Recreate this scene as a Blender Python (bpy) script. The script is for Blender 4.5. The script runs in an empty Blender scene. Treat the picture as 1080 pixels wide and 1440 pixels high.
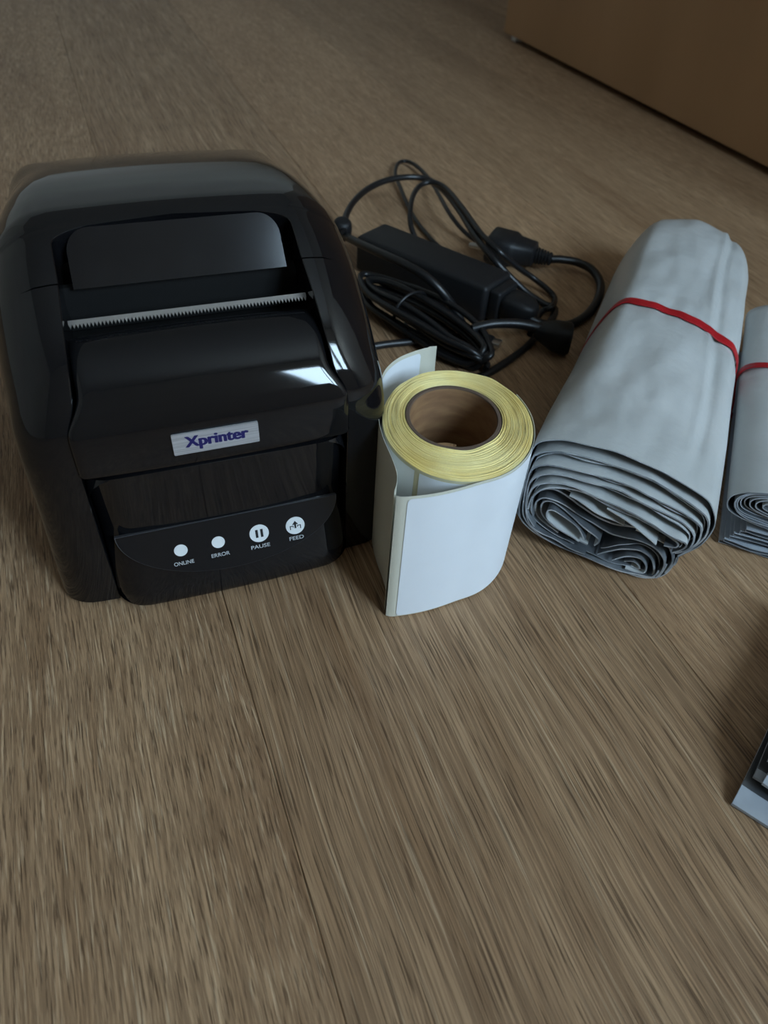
import bpy, math, random
import numpy as np
from mathutils import Vector, Matrix, noise

random.seed(7)
scene = bpy.context.scene
C = scene.collection

# ------------------------------------------------------------------ camera
FPX, CX, CY, HCAM = 1012.0, 540.0, 720.0, 0.273     # focal length in pixels of the 1080x1440 frame, lens height
_down = Vector((465.0 - CX, -(1735.0 - CY), -FPX)).normalized()
_up = -_down
_f = Vector((0, 0, -1)); _yw = (_f - _up * _f.dot(_up)).normalized(); _xw = _yw.cross(_up)
RCAM = Matrix((_xw, _yw, _up))                       # camera axes -> world axes
cam_data = bpy.data.cameras.new('camera')
cam = bpy.data.objects.new('camera', cam_data); C.objects.link(cam)
cam.matrix_world = Matrix.Translation((0, 0, HCAM)) @ RCAM.to_4x4()
cam_data.sensor_fit = 'VERTICAL'; cam_data.sensor_height = 24.0; cam_data.lens = 24.0 * FPX / 1440.0
cam_data.clip_start = 0.01
cam_data.dof.use_dof = True; cam_data.dof.focus_distance = 0.325; cam_data.dof.aperture_fstop = 9.0
scene.camera = cam

def at(px, py, z):
    """world point (metres) on the sight line of a photo pixel at height z (mm)"""
    d = RCAM @ Vector((px - CX, -(py - CY), -FPX))
    t = (z * .001 - HCAM) / d.z
    return Vector((0, 0, HCAM)) + d * t

# ------------------------------------------------------------------ room frame, world, window light, exposure
RA = math.atan2(.4085, .913)                         # the planks, the furniture and the walls share this heading
def room(x, y, z=0.0):
    return Vector((x * math.cos(RA) - y * math.sin(RA), x * math.sin(RA) + y * math.cos(RA), z))
world = bpy.data.worlds.new('world'); scene.world = world; world.use_nodes = True
bg = world.node_tree.nodes['Background']; bg.inputs[0].default_value = (.55, .72, 1, 1); bg.inputs[1].default_value = .8
WX0, WX1, WZ0, WZ1, WY = .48, 1.25, .75, 1.90, -1.4      # window opening in the room frame
ld = bpy.data.lights.new('window_daylight', 'AREA'); ld.shape = 'RECTANGLE'
ld.size = WX1 - WX0; ld.size_y = WZ1 - WZ0; ld.energy = 53; ld.color = (.58, .80, 1.0)
lo = bpy.data.objects.new('window_daylight', ld); C.objects.link(lo)
lo.location = room((WX0 + WX1) / 2, WY - .16, (WZ0 + WZ1) / 2)
lo.rotation_euler = (math.radians(90), 0, RA)          # an area light shines along its -Z: here into the room
scene.view_settings.view_transform = 'Standard'
scene.view_settings.look = 'None'
scene.view_settings.gamma = 1.0
scene.view_settings.use_curve_mapping = False
scene.view_settings.exposure = 0.80
scene.cycles.max_bounces = 7; scene.cycles.diffuse_bounces = 4; scene.cycles.glossy_bounces = 4

# ------------------------------------------------------------------ materials
def new_mat(name, col, rough=.5, metal=0.0, spec=.5, coat=0.0):
    m = bpy.data.materials.new(name); m.use_nodes = True
    b = m.node_tree.nodes['Principled BSDF']
    b.inputs['Base Color'].default_value = (*col, 1); b.inputs['Roughness'].default_value = rough
    b.inputs['Metallic'].default_value = metal; b.inputs['Specular IOR Level'].default_value = spec
    b.inputs['Coat Weight'].default_value = coat
    return m
def nodes_of(m): return m.node_tree.nodes, m.node_tree.links, m.node_tree.nodes['Principled BSDF']
def noisy(m, c1, c2, scale=(20, 20, 20), detail=4, bump=0.0, bscale=None, bdist=.001, lo_=.35, hi=.65, rough=None):
    n, l, b = nodes_of(m)
    tc = n.new('ShaderNodeTexCoord'); mp = n.new('ShaderNodeMapping'); mp.inputs['Scale'].default_value = scale
    l.new(tc.outputs['Object'], mp.inputs[0])
    t = n.new('ShaderNodeTexNoise'); t.inputs['Scale'].default_value = 1; t.inputs['Detail'].default_value = detail
    l.new(mp.outputs[0], t.inputs['Vector'])
    r = n.new('ShaderNodeValToRGB'); r.color_ramp.elements[0].position = lo_; r.color_ramp.elements[1].position = hi
    r.color_ramp.elements[0].color = (*c1, 1); r.color_ramp.elements[1].color = (*c2, 1)
    l.new(t.outputs[0], r.inputs[0]); l.new(r.outputs[0], b.inputs['Base Color'])
    if bump:
        t2 = n.new('ShaderNodeTexNoise'); t2.inputs['Scale'].default_value = 1; t2.inputs['Detail'].default_value = 4
        mp2 = n.new('ShaderNodeMapping'); mp2.inputs['Scale'].default_value = bscale or scale
        l.new(tc.outputs['Object'], mp2.inputs[0]); l.new(mp2.outputs[0], t2.inputs['Vector'])
        bp = n.new('ShaderNodeBump'); bp.inputs['Strength'].default_value = bump; bp.inputs['Distance'].default_value = bdist
        l.new(t2.outputs[0], bp.inputs['Height']); l.new(bp.outputs[0], b.inputs['Normal'])
    return m

def floor_material():
    m = new_mat('oak_laminate', (.3, .22, .16), .42, spec=.32)
    n, l, b = nodes_of(m)
    tc = n.new('ShaderNodeTexCoord'); oi = n.new('ShaderNodeObjectInfo')
    off = n.new('ShaderNodeVectorMath'); off.operation = 'SCALE'; off.inputs[0].default_value = (3.1, 7.7, 0)
    l.new(oi.outputs['Random'], off.inputs['Scale'])
    add = n.new('ShaderNodeVectorMath'); add.operation = 'ADD'
    l.new(tc.outputs['Object'], add.inputs[0]); l.new(off.outputs[0], add.inputs[1])
    # gentle waviness of the grain
    wn = n.new('ShaderNodeTexNoise'); wn.inputs['Scale'].default_value = 4.0; wn.inputs['Detail'].default_value = 2
    l.new(add.outputs[0], wn.inputs['Vector'])
    ws = n.new('ShaderNodeVectorMath'); ws.operation = 'MULTIPLY_ADD'
    ws.inputs[1].default_value = (.016, 0, 0)
    l.new(wn.outputs['Color'], ws.inputs[0]); l.new(add.outputs[0], ws.inputs[2])
    def streak(sx, sy, detail, rough=.6):
        mp = n.new('ShaderNodeMapping'); mp.inputs['Scale'].default_value = (sx, sy, 1)
        l.new(ws.outputs[0], mp.inputs[0])
        t = n.new('ShaderNodeTexNoise'); t.inputs['Scale'].default_value = 1; t.inputs['Detail'].default_value = detail
        t.inputs['Roughness'].default_value = rough
        l.new(mp.outputs[0], t.inputs['Vector']); return t.outputs[0]
    def ramp(src, a, c, va=0.0, vc=1.0):
        r = n.new('ShaderNodeMapRange'); r.inputs[1].default_value = a; r.inputs[2].default_value = c
        r.inputs[3].default_value = va; r.inputs[4].default_value = vc; r.clamp = True
        l.new(src, r.inputs[0]); return r.outputs[0]
    def mix(fac, c1, c2, mode='MIX'):
        x = n.new('ShaderNodeMix'); x.data_type = 'RGBA'; x.blend_type = mode
        for s, v in ((x.inputs[0], fac), (x.inputs[6], c1), (x.inputs[7], c2)):
            if isinstance(v, (tuple, float, int)): s.default_value = v
            else: l.new(v, s)
        return x.outputs[2]
    at_ = n.new('ShaderNodeAttribute'); at_.attribute_type = 'OBJECT'; at_.attribute_name = 'grain'
    g = at_.outputs['Fac']                             # 0 short quarter-cut strokes, 1 long flowing grain
    def blend(a, c2):
        x = n.new('ShaderNodeMix'); l.new(g, x.inputs[0]); l.new(a, x.inputs[2]); l.new(c2, x.inputs[3]); return x.outputs[0]
    broad = ramp(streak(22, 1.6, 3), .32, .68)
    mid = ramp(blend(streak(120, 9, 5), streak(85, 3.2, 5)), .36, .64)
    fine = ramp(blend(streak(900, 40, 3, .7), streak(760, 13, 3, .7)), .41, .57)
    pores = ramp(blend(streak(1250, 60, 2), streak(1200, 26, 2)), .56, .63)
    light = ramp(blend(streak(700, 30, 3, .7), streak(480, 7, 4, .75)), .57, .66)
    c = mix(broad, (.29, .162, .082, 1), (.45, .278, .152, 1))
    c = mix(mid, c, mix(.55, c, (.60, .395, .23, 1)))
    c = mix(ramp(fine, 0, 1, .0, .58), c, (.165, .092, .047, 1))
    c = mix(ramp(pores, 0, 1, 0, .72), c, (.085, .045, .022, 1))
    c = mix(ramp(light, 0, 1, 0, .55), c, (.74, .54, .345, 1))
    # shade differs a little from plank to plank
    hv = n.new('ShaderNodeHueSaturation'); l.new(c, hv.inputs['Color'])
    l.new(ramp(oi.outputs['Random'], 0, 1, .90, 1.08), hv.inputs['Value'])
    l.new(hv.outputs[0], b.inputs['Base Color'])
    h1 = n.new('ShaderNodeMath'); h1.operation = 'SUBTRACT'; l.new(light, h1.inputs[0]); l.new(pores, h1.inputs[1])
    h2 = n.new('ShaderNodeMath'); h2.operation = 'SUBTRACT'; l.new(h1.outputs[0], h2.inputs[0]); l.new(fine, h2.inputs[1])
    bp = n.new('ShaderNodeBump'); bp.inputs['Strength'].default_value = .35; bp.inputs['Distance'].default_value = .0004
    l.new(h2.outputs[0], bp.inputs['Height']); l.new(bp.outputs[0], b.inputs['Normal'])
    l.new(ramp(fine, 0, 1, .38, .52), b.inputs['Roughness'])
    return m

M = {}
M['floor'] = floor_material()
M['subfloor'] = new_mat('subfloor', (.03, .02, .015), .9)
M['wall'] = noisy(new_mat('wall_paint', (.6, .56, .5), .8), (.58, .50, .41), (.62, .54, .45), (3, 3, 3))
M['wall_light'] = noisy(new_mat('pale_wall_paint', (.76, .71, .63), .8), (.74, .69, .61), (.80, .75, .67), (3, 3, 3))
M['ceiling'] = new_mat('ceiling_paint', (.50, .46, .41), .85)
M['white_frame'] = new_mat('window_frame_white', (.75, .76, .77), .4)
M['cab'] = noisy(new_mat('brown_veneer', (.2, .13, .08), .45), (.40, .23, .11), (.46, .27, .135), (6, 6, 1.2), 5)
M['cab_dark'] = new_mat('dark_foot', (.02, .015, .01), .6)
M['gloss'] = new_mat('black_gloss_plastic', (.006, .006, .007), .055, spec=.5)
M['satin'] = new_mat('black_satin_plastic', (.010, .010, .011), .35)
M['well'] = new_mat('black_inner_plastic', (.006, .006, .006), .5)
M['window_pane'] = noisy(new_mat('smoked_pane', (.012, .012, .014), .12), (.006, .006, .007), (.011, .011, .012), (40, 40, 40), 3)
M['panel'] = new_mat('control_overlay', (.006, .007, .009), .16)
M['panel_rim'] = new_mat('control_overlay_rim', (.06, .06, .065), .3)
M['led'] = new_mat('white_lens', (.80, .82, .82), .4)
M['print'] = new_mat('grey_print', (.50, .51, .52), .5)
M['black_print'] = new_mat('black_print', (.01, .01, .012), .5)
M['blue_print'] = new_mat('navy_print', (.010, .008, .10), .45)
M['steel'] = new_mat('serrated_steel', (.75, .77, .80), .28, metal=1.0)
M['badge'] = noisy(new_mat('brushed_badge', (.6, .6, .62), .38, metal=.55), (.46, .47, .50), (.66, .67, .70), (40, 2200, 2200), 3)
M['paper'] = noisy(new_mat('white_label_paper', (.8, .8, .8), .55), (.84, .87, .91), (.87, .90, .94), (30, 30, 30))
M['liner'] = noisy(new_mat('cream_liner', (.66, .61, .42), .5), (.63, .58, .38), (.72, .67, .48), (40, 40, 40))
M['liner_pale'] = new_mat('cream_liner_pale', (.70, .68, .57), .5)
M['winding'] = noisy(new_mat('yellow_paper_edges', (.6, .5, .2), .6), (.92, .73, .27), (1.0, .87, .43), (45, 45, 45), 5)
M['card'] = noisy(new_mat('cardboard', (.2, .13, .08), .8), (.19, .095, .042), (.29, .16, .072), (60, 60, 200), 4)
M['card_edge'] = new_mat('cardboard_edge', (.13, .085, .06), .85)
M['poly'] = noisy(new_mat('white_polythene', (.62, .63, .62), .36), (.49, .50, .49), (.57, .575, .565), (14, 14, 5), 4,
                  bump=.55, bscale=(60, 60, 22), bdist=.002)
M['poly_in'] = noisy(new_mat('grey_polythene_inside', (.10, .11, .12), .38), (.07, .077, .085), (.20, .215, .23), (50, 50, 20), 4)
M['poly_edge'] = noisy(new_mat('polythene_layer_edge', (.3, .32, .34), .4), (.16, .18, .20), (.58, .61, .64), (70, 70, 70), 4)
M['grey_poly'] = noisy(new_mat('grey_polythene', (.10, .105, .11), .3), (.055, .057, .06), (.085, .087, .09), (30, 30, 30), 4)
M['silver_poly'] = noisy(new_mat('pale_grey_polythene', (.4, .42, .45), .3), (.34, .37, .41), (.48, .51, .55), (30, 30, 30), 4)
M['rubber'] = noisy(new_mat('red_rubber', (.42, .008, .012), .45), (.36, .005, .010), (.50, .010, .018), (90, 90, 90))
M['cable'] = new_mat('black_cable', (.008, .008, .009), .38)
M['brick'] = new_mat('black_adapter_plastic', (.010, .010, .011), .5, spec=.35)
M['metal'] = new_mat('nickel_contact', (.6, .58, .55), .3, metal=1.0)
M['glass'] = bpy.data.materials.new('window_glass'); M['glass'].use_nodes = True
_n = M['glass'].node_tree.nodes; _l = M['glass'].node_tree.links; _n.remove(_n['Principled BSDF'])
_t = _n.new('ShaderNodeBsdfTransparent'); _g = _n.new('ShaderNodeBsdfGlossy'); _g.inputs['Roughness'].default_value = .02
_x = _n.new('ShaderNodeMixShader'); _x.inputs[0].default_value = .06
_l.new(_t.outputs[0], _x.inputs[1]); _l.new(_g.outputs[0], _x.inputs[2]); _l.new(_x.outputs[0], _n['Material Output'].inputs[0])

# ------------------------------------------------------------------ mesh helpers
def mobj(name, verts, faces, mat, parent=None, smooth=False, angle=None, fm=None):
    me = bpy.data.meshes.new(name)
    me.from_pydata([tuple(v) for v in verts], [], faces)
    mats = mat if isinstance(mat, (list, tuple)) else [mat]
    for k in mats: me.materials.append(M[k])
    if fm is not None:
        for p, i in zip(me.polygons, fm): p.material_index = i
    if smooth:
        me.polygons.foreach_set('use_smooth', [True] * len(me.polygons))
        if angle is not None: me.set_sharp_from_angle(angle=math.radians(angle))
    me.update()
    o = bpy.data.objects.new(name, me); C.objects.link(o)
    if parent is not None: o.parent = parent
    return o
def recalc(o):
    import bmesh
    bm = bmesh.new(); bm.from_mesh(o.data); bmesh.ops.remove_doubles(bm, verts=bm.verts, dist=1e-6)
    bmesh.ops.recalc_face_normals(bm, faces=bm.faces); bm.to_mesh(o.data); bm.free()
def empty(name, loc=(0, 0, 0), rz=0.0):
    o = bpy.data.objects.new(name, None); C.objects.link(o); o.location = loc; o.rotation_euler = (0, 0, rz)
    o.empty_display_size = .02
    return o
def tag(o, label=None, cat=None, group=None, kind=None):
    for k, v in (('label', label), ('category', cat), ('group', group), ('kind', kind)):
        if v: o[k] = v
    return o
def box(x0, x1, y0, y1, z0, z1, b=0.0):
    """box with chamfered edges when b > 0"""
    if b <= 0:
        v = [(x, y, z) for z in (z0, z1) for y in (y0, y1) for x in (x0, x1)]
        return v, [(0, 2, 3, 1), (4, 5, 7, 6), (0, 1, 5, 4), (2, 6, 7, 3), (0, 4, 6, 2), (1, 3, 7, 5)]
    import bmesh
    bm = bmesh.new(); bmesh.ops.create_cube(bm, size=1)
    for w in bm.verts:
        w.co = Vector(((x0 + x1) / 2 + w.co.x * (x1 - x0), (y0 + y1) / 2 + w.co.y * (y1 - y0), (z0 + z1) / 2 + w.co.z * (z1 - z0)))
    bmesh.ops.bevel(bm, geom=list(bm.edges), offset=b, segments=3, profile=.5, affect='EDGES')
    bm.verts.index_update()
    v = [tuple(w.co) for w in bm.verts]; f = [tuple(w.index for w in fc.verts) for fc in bm.faces]; bm.free()
    return v, f
def merge(*vf):
    V, F = [], []
    for v, f in vf:
        o = len(V); V += list(v); F += [tuple(i + o for i in q) for q in f]
    return V, F
def grid_faces(nr, nc, close_c=False, off=0):
    F = []
    for r in range(nr - 1):
        for c in range(nc if close_c else nc - 1):
            c2 = (c + 1) % nc
            F.append((off + r * nc + c, off + r * nc + c2, off + (r + 1) * nc + c2, off + (r + 1) * nc + c))
    return F
def catmull(P, n=8, closed=False):
    P = [Vector(p) for p in P]; out = []; m = len(P)
    for i in range(m if closed else m - 1):
        if closed: a, b, c, d = P[(i - 1) % m], P[i], P[(i + 1) % m], P[(i + 2) % m]
        else: a, b, c, d = P[max(i - 1, 0)], P[i], P[i + 1], P[min(i + 2, m - 1)]
        for k in range(n):
            t = k / n
            out.append(.5 * ((2 * b) + (c - a) * t + (2 * a - 5 * b + 4 * c - d) * t * t + (3 * b - a - 3 * c + d) * t ** 3))
    if not closed: out.append(P[-1].copy())
    return out
def resample(P, n, closed=False):
    P = [Vector(p) for p in P]
    if closed: P = P + [P[0]]
    L = [0]
    for i in range(1, len(P)): L.append(L[-1] + (P[i] - P[i - 1]).length)
    out = []; j = 0; cnt = n if closed else n - 1
    for k in range(n):
        s = L[-1] * k / cnt
        while j < len(P) - 2 and L[j + 1] < s: j += 1
        t = (s - L[j]) / max(L[j + 1] - L[j], 1e-9)
        out.append(P[j].lerp(P[j + 1], min(max(t, 0), 1)))
    return out
def tube(P, r, seg=10, caps=True):
    """swept tube; r a number or a function of 0..1"""
    P = [Vector(p) for p in P]; n = len(P); V = []; F = []
    up = Vector((0, 0, 1)); T0 = (P[1] - P[0]).normalized()
    N = (up - T0 * up.dot(T0)); N = N.normalized() if N.length > 1e-4 else Vector((1, 0, 0))
    for i in range(n):
        T = (P[min(i + 1, n - 1)] - P[max(i - 1, 0)]).normalized()
        N = (N - T * N.dot(T)).normalized(); B = T.cross(N)
        rr = r(i / (n - 1)) if callable(r) else r
        for k in range(seg):
            a = 2 * math.pi * k / seg
            V.append(P[i] + (N * math.cos(a) + B * math.sin(a)) * rr)
    F = [tuple(reversed(q)) for q in grid_faces(n, seg, True)]
    if caps: F += [tuple(range(seg)), tuple(reversed(range((n - 1) * seg, n * seg)))]
    return V, F
def text_mesh(name, body, size, mat, parent, place, bold=0.0, width=None, heavy=()):
    """flat lettering turned into a mesh; place maps text-plane (u, v, h) to the parent's space"""
    cu = bpy.data.curves.new(name, 'FONT'); cu.body = body; cu.size = size; cu.offset = bold
    cu.align_x = 'CENTER'; cu.align_y = 'CENTER'; cu.extrude = 0.0
    to = bpy.data.objects.new(name + '_tmp', cu); C.objects.link(to)
    dg = bpy.context.evaluated_depsgraph_get()
    me = bpy.data.meshes.new_from_object(to.evaluated_get(dg)); me.name = name
    bpy.data.objects.remove(to); bpy.data.curves.remove(cu)
    xs = [v.co.x for v in me.vertices]; ys = [v.co.y for v in me.vertices]
    mx, my = (min(xs) + max(xs)) / 2, (min(ys) + max(ys)) / 2
    k = width / (max(xs) - min(xs)) if width else 1.0
    base = [((v.co.x - mx) * k, v.co.y - my) for v in me.vertices]; polys = [tuple(p.vertices) for p in me.polygons]
    V, F = [], []
    for q, (dx, dy) in enumerate(heavy or ((0, 0),)):  # heavier strokes: the outline laid over itself a hair apart
        o_ = len(V); V += [place(a + dx, b + dy, q * .004) for a, b in base]; F += [tuple(i + o_ for i in p) for p in polys]
    me.clear_geometry(); me.from_pydata(V, [], F)
    me.materials.clear(); me.materials.append(M[mat])
    o = bpy.data.objects.new(name, me); C.objects.link(o); o.parent = parent
    return o

# ------------------------------------------------------------------ the room
PW, GAP = .190, .00022                               # plank width, joint
floor = empty('floor', (0, 0, 0), RA); tag(floor, kind='structure')
v, f = box(-1.85, 1.45, -2.3, 3.3, -.03, -.0095); mobj('subfloor', v, f, 'subfloor', floor)
def plank_mesh(w, length):
    b = .0004
    v, f = box(0, w, 0, length, -.009, 0)
    # top edges eased by a small bevel
    v = [(0, 0, -.009), (w, 0, -.009), (w, length, -.009), (0, length, -.009),
         (0, 0, -b), (w, 0, -b), (w, length, -b), (0, length, -b),
         (b, b, 0), (w - b, b, 0), (w - b, length - b, 0), (b, length - b, 0)]
    f = [(3, 2, 1, 0), (8, 9, 10, 11)]
    for i in range(4):
        j = (i + 1) % 4
        f += [(i, j, j + 4, i + 4), (i + 4, j + 4, j + 8, i + 8)]
    return v, f
pm = None
row0 = .019 - 10 * PW
starts = [-2.9, -2.0, -2.6, -1.7, -2.4, -2.9, -2.0, -2.6, -2.2, -2.55, -2.35, -2.7, -1.9, -2.5, -2.1, -2.8, -2.3, -2.6]
for r in range(18):
    x0 = row0 + r * PW
    if x0 > 1.42 or x0 + PW < -1.85: continue
    y = starts[r % len(starts)]
    while y < 3.25:
        if pm is None:
            v, f = plank_mesh(PW - GAP, 2.2 - GAP)
            o = mobj('plank', v, f, 'floor', floor); pm = o.data
        else:
            o = bpy.data.objects.new('plank', pm); C.objects.link(o); o.parent = floor
        o.location = (x0 + GAP / 2, y, 0)
        o['grain'] = 0.0 if abs(x0 + PW - .019) < .01 else (1.0 if abs(x0 - .019) < .01 else random.uniform(.2, .9))
        y += 2.2
def wall(name, x0, x1, y0, y1, z0=0.0, z1=2.5, mat='wall'):
    v, f = box(x0, x1, y0, y1, z0, z1); o = mobj(name, v, f, mat); o.rotation_euler = (0, 0, RA)
    return tag(o, kind='structure')
RX0, RX1, RY0, RY1 = -1.8, 1.38, WY, 3.2
wall('wall_left', RX0 - .1, RX0, RY0 - .2, RY1 + .1, mat='wall_light')
wall('wall_right', RX1, RX1 + .1, RY0 - .2, RY1 + .1)
wall('wall_back', RX0, RX1, RY1, RY1 + .1, mat='wall_light')
wall('ceiling', RX0 - .1, RX1 + .1, RY0 - .2, RY1 + .1, 2.5, 2.6, 'ceiling')
v, f = merge(box(RX0, WX0, RY0 - .2, RY0, 0, 2.5), box(WX1, RX1, RY0 - .2, RY0, 0, 2.5),
             box(WX0, WX1, RY0 - .2, RY0, 0, WZ0), box(WX0, WX1, RY0 - .2, RY0, WZ1, 2.5))
o = mobj('wall_front', v, f, 'wall'); o.rotation_euler = (0, 0, RA); tag(o, kind='structure')
win = empty('window_1', room(0, WY, 0), RA); tag(win, kind='structure')
fw = .05
v, f = merge(box(WX0, WX1, -.09, -.03, WZ0, WZ0 + fw), box(WX0, WX1, -.09, -.03, WZ1 - fw, WZ1),
             box(WX0, WX0 + fw, -.09, -.03, WZ0 + fw, WZ1 - fw), box(WX1 - fw, WX1, -.09, -.03, WZ0 + fw, WZ1 - fw))
mobj('window_frame', v, f, 'white_frame', win)
xm = (WX0 + WX1) / 2
v, f = box(xm - .035, xm + .035, -.095, -.03, WZ0 + fw, WZ1 - fw, .004); mobj('mullion', v, f, 'white_frame', win)
for xa, xb in ((WX0 + fw, xm - .035), (xm + .035, WX1 - fw)):
    v, f = box(xa, xb, -.064, -.058, WZ0 + fw, WZ1 - fw); mobj('pane', v, f, 'glass', win)
v, f = box(WX0 - .04, WX1 + .04, -.03, .12, WZ0 - .03, WZ0 - .002, .004); mobj('window_sill', v, f, 'white_frame', win)

# large piece of furniture at the top right, standing on small feet
cab = empty('cabinet', room(.700, .15, 0), RA)
tag(cab, 'large plain brown wooden cabinet side at the top right', 'cabinet')
CD, CL, CH = .58, 1.076, .80
v, f = box(0, .018, 0, CL, .007, CH, .0012); mobj('side_panel', v, f, 'cab', cab)
v, f = box(.0185, CD, CL - .018, CL, .007, CH, .0012); mobj('end_panel', v, f, 'cab', cab)
v, f = box(.0185, CD, 0, .018, .007, CH, .0012); mobj('end_panel', v, f, 'cab', cab)
v, f = box(-.004, CD + .004, -.004, CL + .004, CH + .0004, CH + .022, .002); mobj('top', v, f, 'cab', cab)
v, f = box(.0185, CD, .0185, CL - .0185, .045, .06); mobj('bottom_board', v, f, 'cab_dark', cab)
for yy in (.02, CL - .035):
    for xx in (.004, CD - .02):
        v, f = box(xx, xx + .014, yy, yy + .014, 0, .0072, .001); mobj('foot', v, f, 'white_frame' if yy > .5 and xx < .1 else 'cab_dark', cab)

# ------------------------------------------------------------------ label printer
PA = math.radians(22.3)
PO = Vector((-.2735 * .273, .8325 * .273, 0)) + Vector((math.cos(PA), math.sin(PA), 0)) * .004
printer = empty('label_printer', PO, PA)
tag(printer, 'glossy black thermal label printer with silver badge and four-symbol control panel', 'printer')
mm = .001
HW = 78.5                                             # half width at the front
prof_pts = [(-7, 2), (-7, 40), (-7.5, 76), (-6.2, 92), (-2.2, 104.5), (5.5, 116), (17, 127.5), (31, 137.5), (45, 145.0), (58, 149.8), (66, 152),
            (72, 152.6), (88, 152.2), (112, 149.4), (150, 141.2), (188, 130.4), (205, 123.6), (213.5, 116), (218, 104), (220, 84), (220, 40), (220, 2)]
prof = resample([(p.x, p.y, 0) for p in catmull([(a, b, 0) for a, b in prof_pts], 10)], 261)
def pnormal(P, i):
    t = (P[min(i + 1, len(P) - 1)] - P[max(i - 1, 0)]).normalized()
    return Vector((-t.y, t.x, 0))                     # outward (front: -Y, top: +Z)
PN = [pnormal(prof, i) for i in range(len(prof))]
def first(cond): return next(i for i, p in enumerate(prof) if cond(p))
i_seam = first(lambda p: p.y >= 138.3 )
i_rec = first(lambda p: p.x >= 58.4 and p.y > 100)
i_back = first(lambda p: p.x > 215 and p.y <= 100)
def smooth01(t): t = min(max(t, 0), 1); return t * t * (3 - 2 * t)
def half_w(i): return HW - 6.5 * smooth01((prof[i].x + 5) / 170) - 3.0 * smooth01(prof[i].y / 80) * (1 if prof[i].x < 120 else 0) * (1 - smooth01((prof[i].x + 5) / 120))
def drop(x, i):
    """how far the shell falls away from its section at a distance x from the middle: crown and shoulder"""
    hw_ = half_w(i); up_ = max(PN[i].y, 0)             # 0 on the upright front and back, 1 on the top
    a = min(abs(x), hw_); d = 3.2 * (a / HW) ** 2
    rear = 1 - .45 * smooth01((prof[i].x - 140) / 60)
    rw = (15 + 12 * up_) * rear; rd = (12 + 18 * up_) * rear
    e = a - (hw_ - rw)
    if e > 0: d += rd * (1 - math.sqrt(max(1 - (e / rw) ** 2, 0)))
    return d
def opening(i):
    """half width of the gap between the two cheeks at profile station i"""
    z = prof[i].y
    if i >= i_rec: return 0.0
    if z < 96: w = 54.5
    elif z < 110: t = (z - 96) / 14; t = t * t * (3 - 2 * t); w = 54.5 - 4.5 * t
    else: w = 50.0 - 3.6 * min((z - 110) / 30, 1)
    d = (prof[i_rec] - prof[i]).length
    if d < 10: w *= (1 - (1 - d / 10) ** 2.6) ** (1 / 2.6)
    return w
def shell_pt(i, x, dn=0.0):
    p = prof[i] + PN[i] * (dn - drop(x, i))
    return Vector((x, p.x, max(p.y, 1.5))) * mm
def shell_strip(i0, i1, side, V, F, wall_depth=26.0):
    """one cheek of the shell from station i0 to i1, with the inner wall of the opening"""
    us = [0, .12, .3, .5, .62, .70, .77, .83, .88, .92, .95, .975, .992, 1.0]
    rows = []
    off = len(V)
    for i in range(i0, i1 + 1):
        xo = opening(i); row = []
        if i <= i_rec:
            for dn in (-wall_depth, -6.0, -1.0, -.35): row.append(shell_pt(i, xo * side, dn))
        else:
            for dn in (0, 0, 0, 0): row.append(shell_pt(i, 0, 0))
        xs = [xo + .35 * (1 if xo > 0 else 0)] + [xo + (half_w(i) - xo) * u for u in us[1:]]
        for x in xs: row.append(shell_pt(i, x * side))
        rows.append(row)
    nc = len(rows[0])
    for r in rows: V += r
    g = grid_faces(len(rows), nc, False, off)
    F += [tuple(reversed(q)) for q in g] if side < 0 else g
    return [off + r * nc + nc - 1 for r in range(len(rows))]
# lower body
V, F = [], []
for side in (-1, 1):
    a = shell_strip(0, i_seam, side, V, F)
    b = shell_strip(i_back, len(prof) - 1, side, V, F)
    F.append(tuple(a + b))
o = mobj('body', V, F, 'gloss', printer, True, 35); recalc(o); o.data.set_sharp_from_angle(angle=math.radians(35))
# hinged cover: the rear part above the seam
V, F = [], []
caps = []
for side in (-1, 1):
    a = shell_strip(i_seam, i_back, side, V, F, 14.0)
    F.append(tuple(a))
# the seam itself is a narrow shadow gap: pull the cover's first row back by half a millimetre
o = mobj('cover', V, F, 'gloss', printer, True, 35)
gapv = (prof[i_seam + 1] - prof[i_seam]).normalized() * .55 * mm
for vt in o.data.vertices:
    c = vt.co
    if c.y < .060 and abs((Vector((c.y, c.z, 0)) * 1000 - prof[i_seam]).dot(gapv.normalized())) < .02:
        c.y += gapv.x; c.z += gapv.y
recalc(o); o.data.set_sharp_from_angle(angle=math.radians(35))
v, f = box(-.070, .070, .016, .212, .0022, .0045); mobj('base_plate', v, f, 'satin', printer)
for sx in (-.055, .055):
    for yy in (.022, .195):
        V, F = tube([(sx, yy, 0), (sx, yy, .0026)], .006, 16); mobj('rubber_foot', V, F, 'satin', printer)

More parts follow.
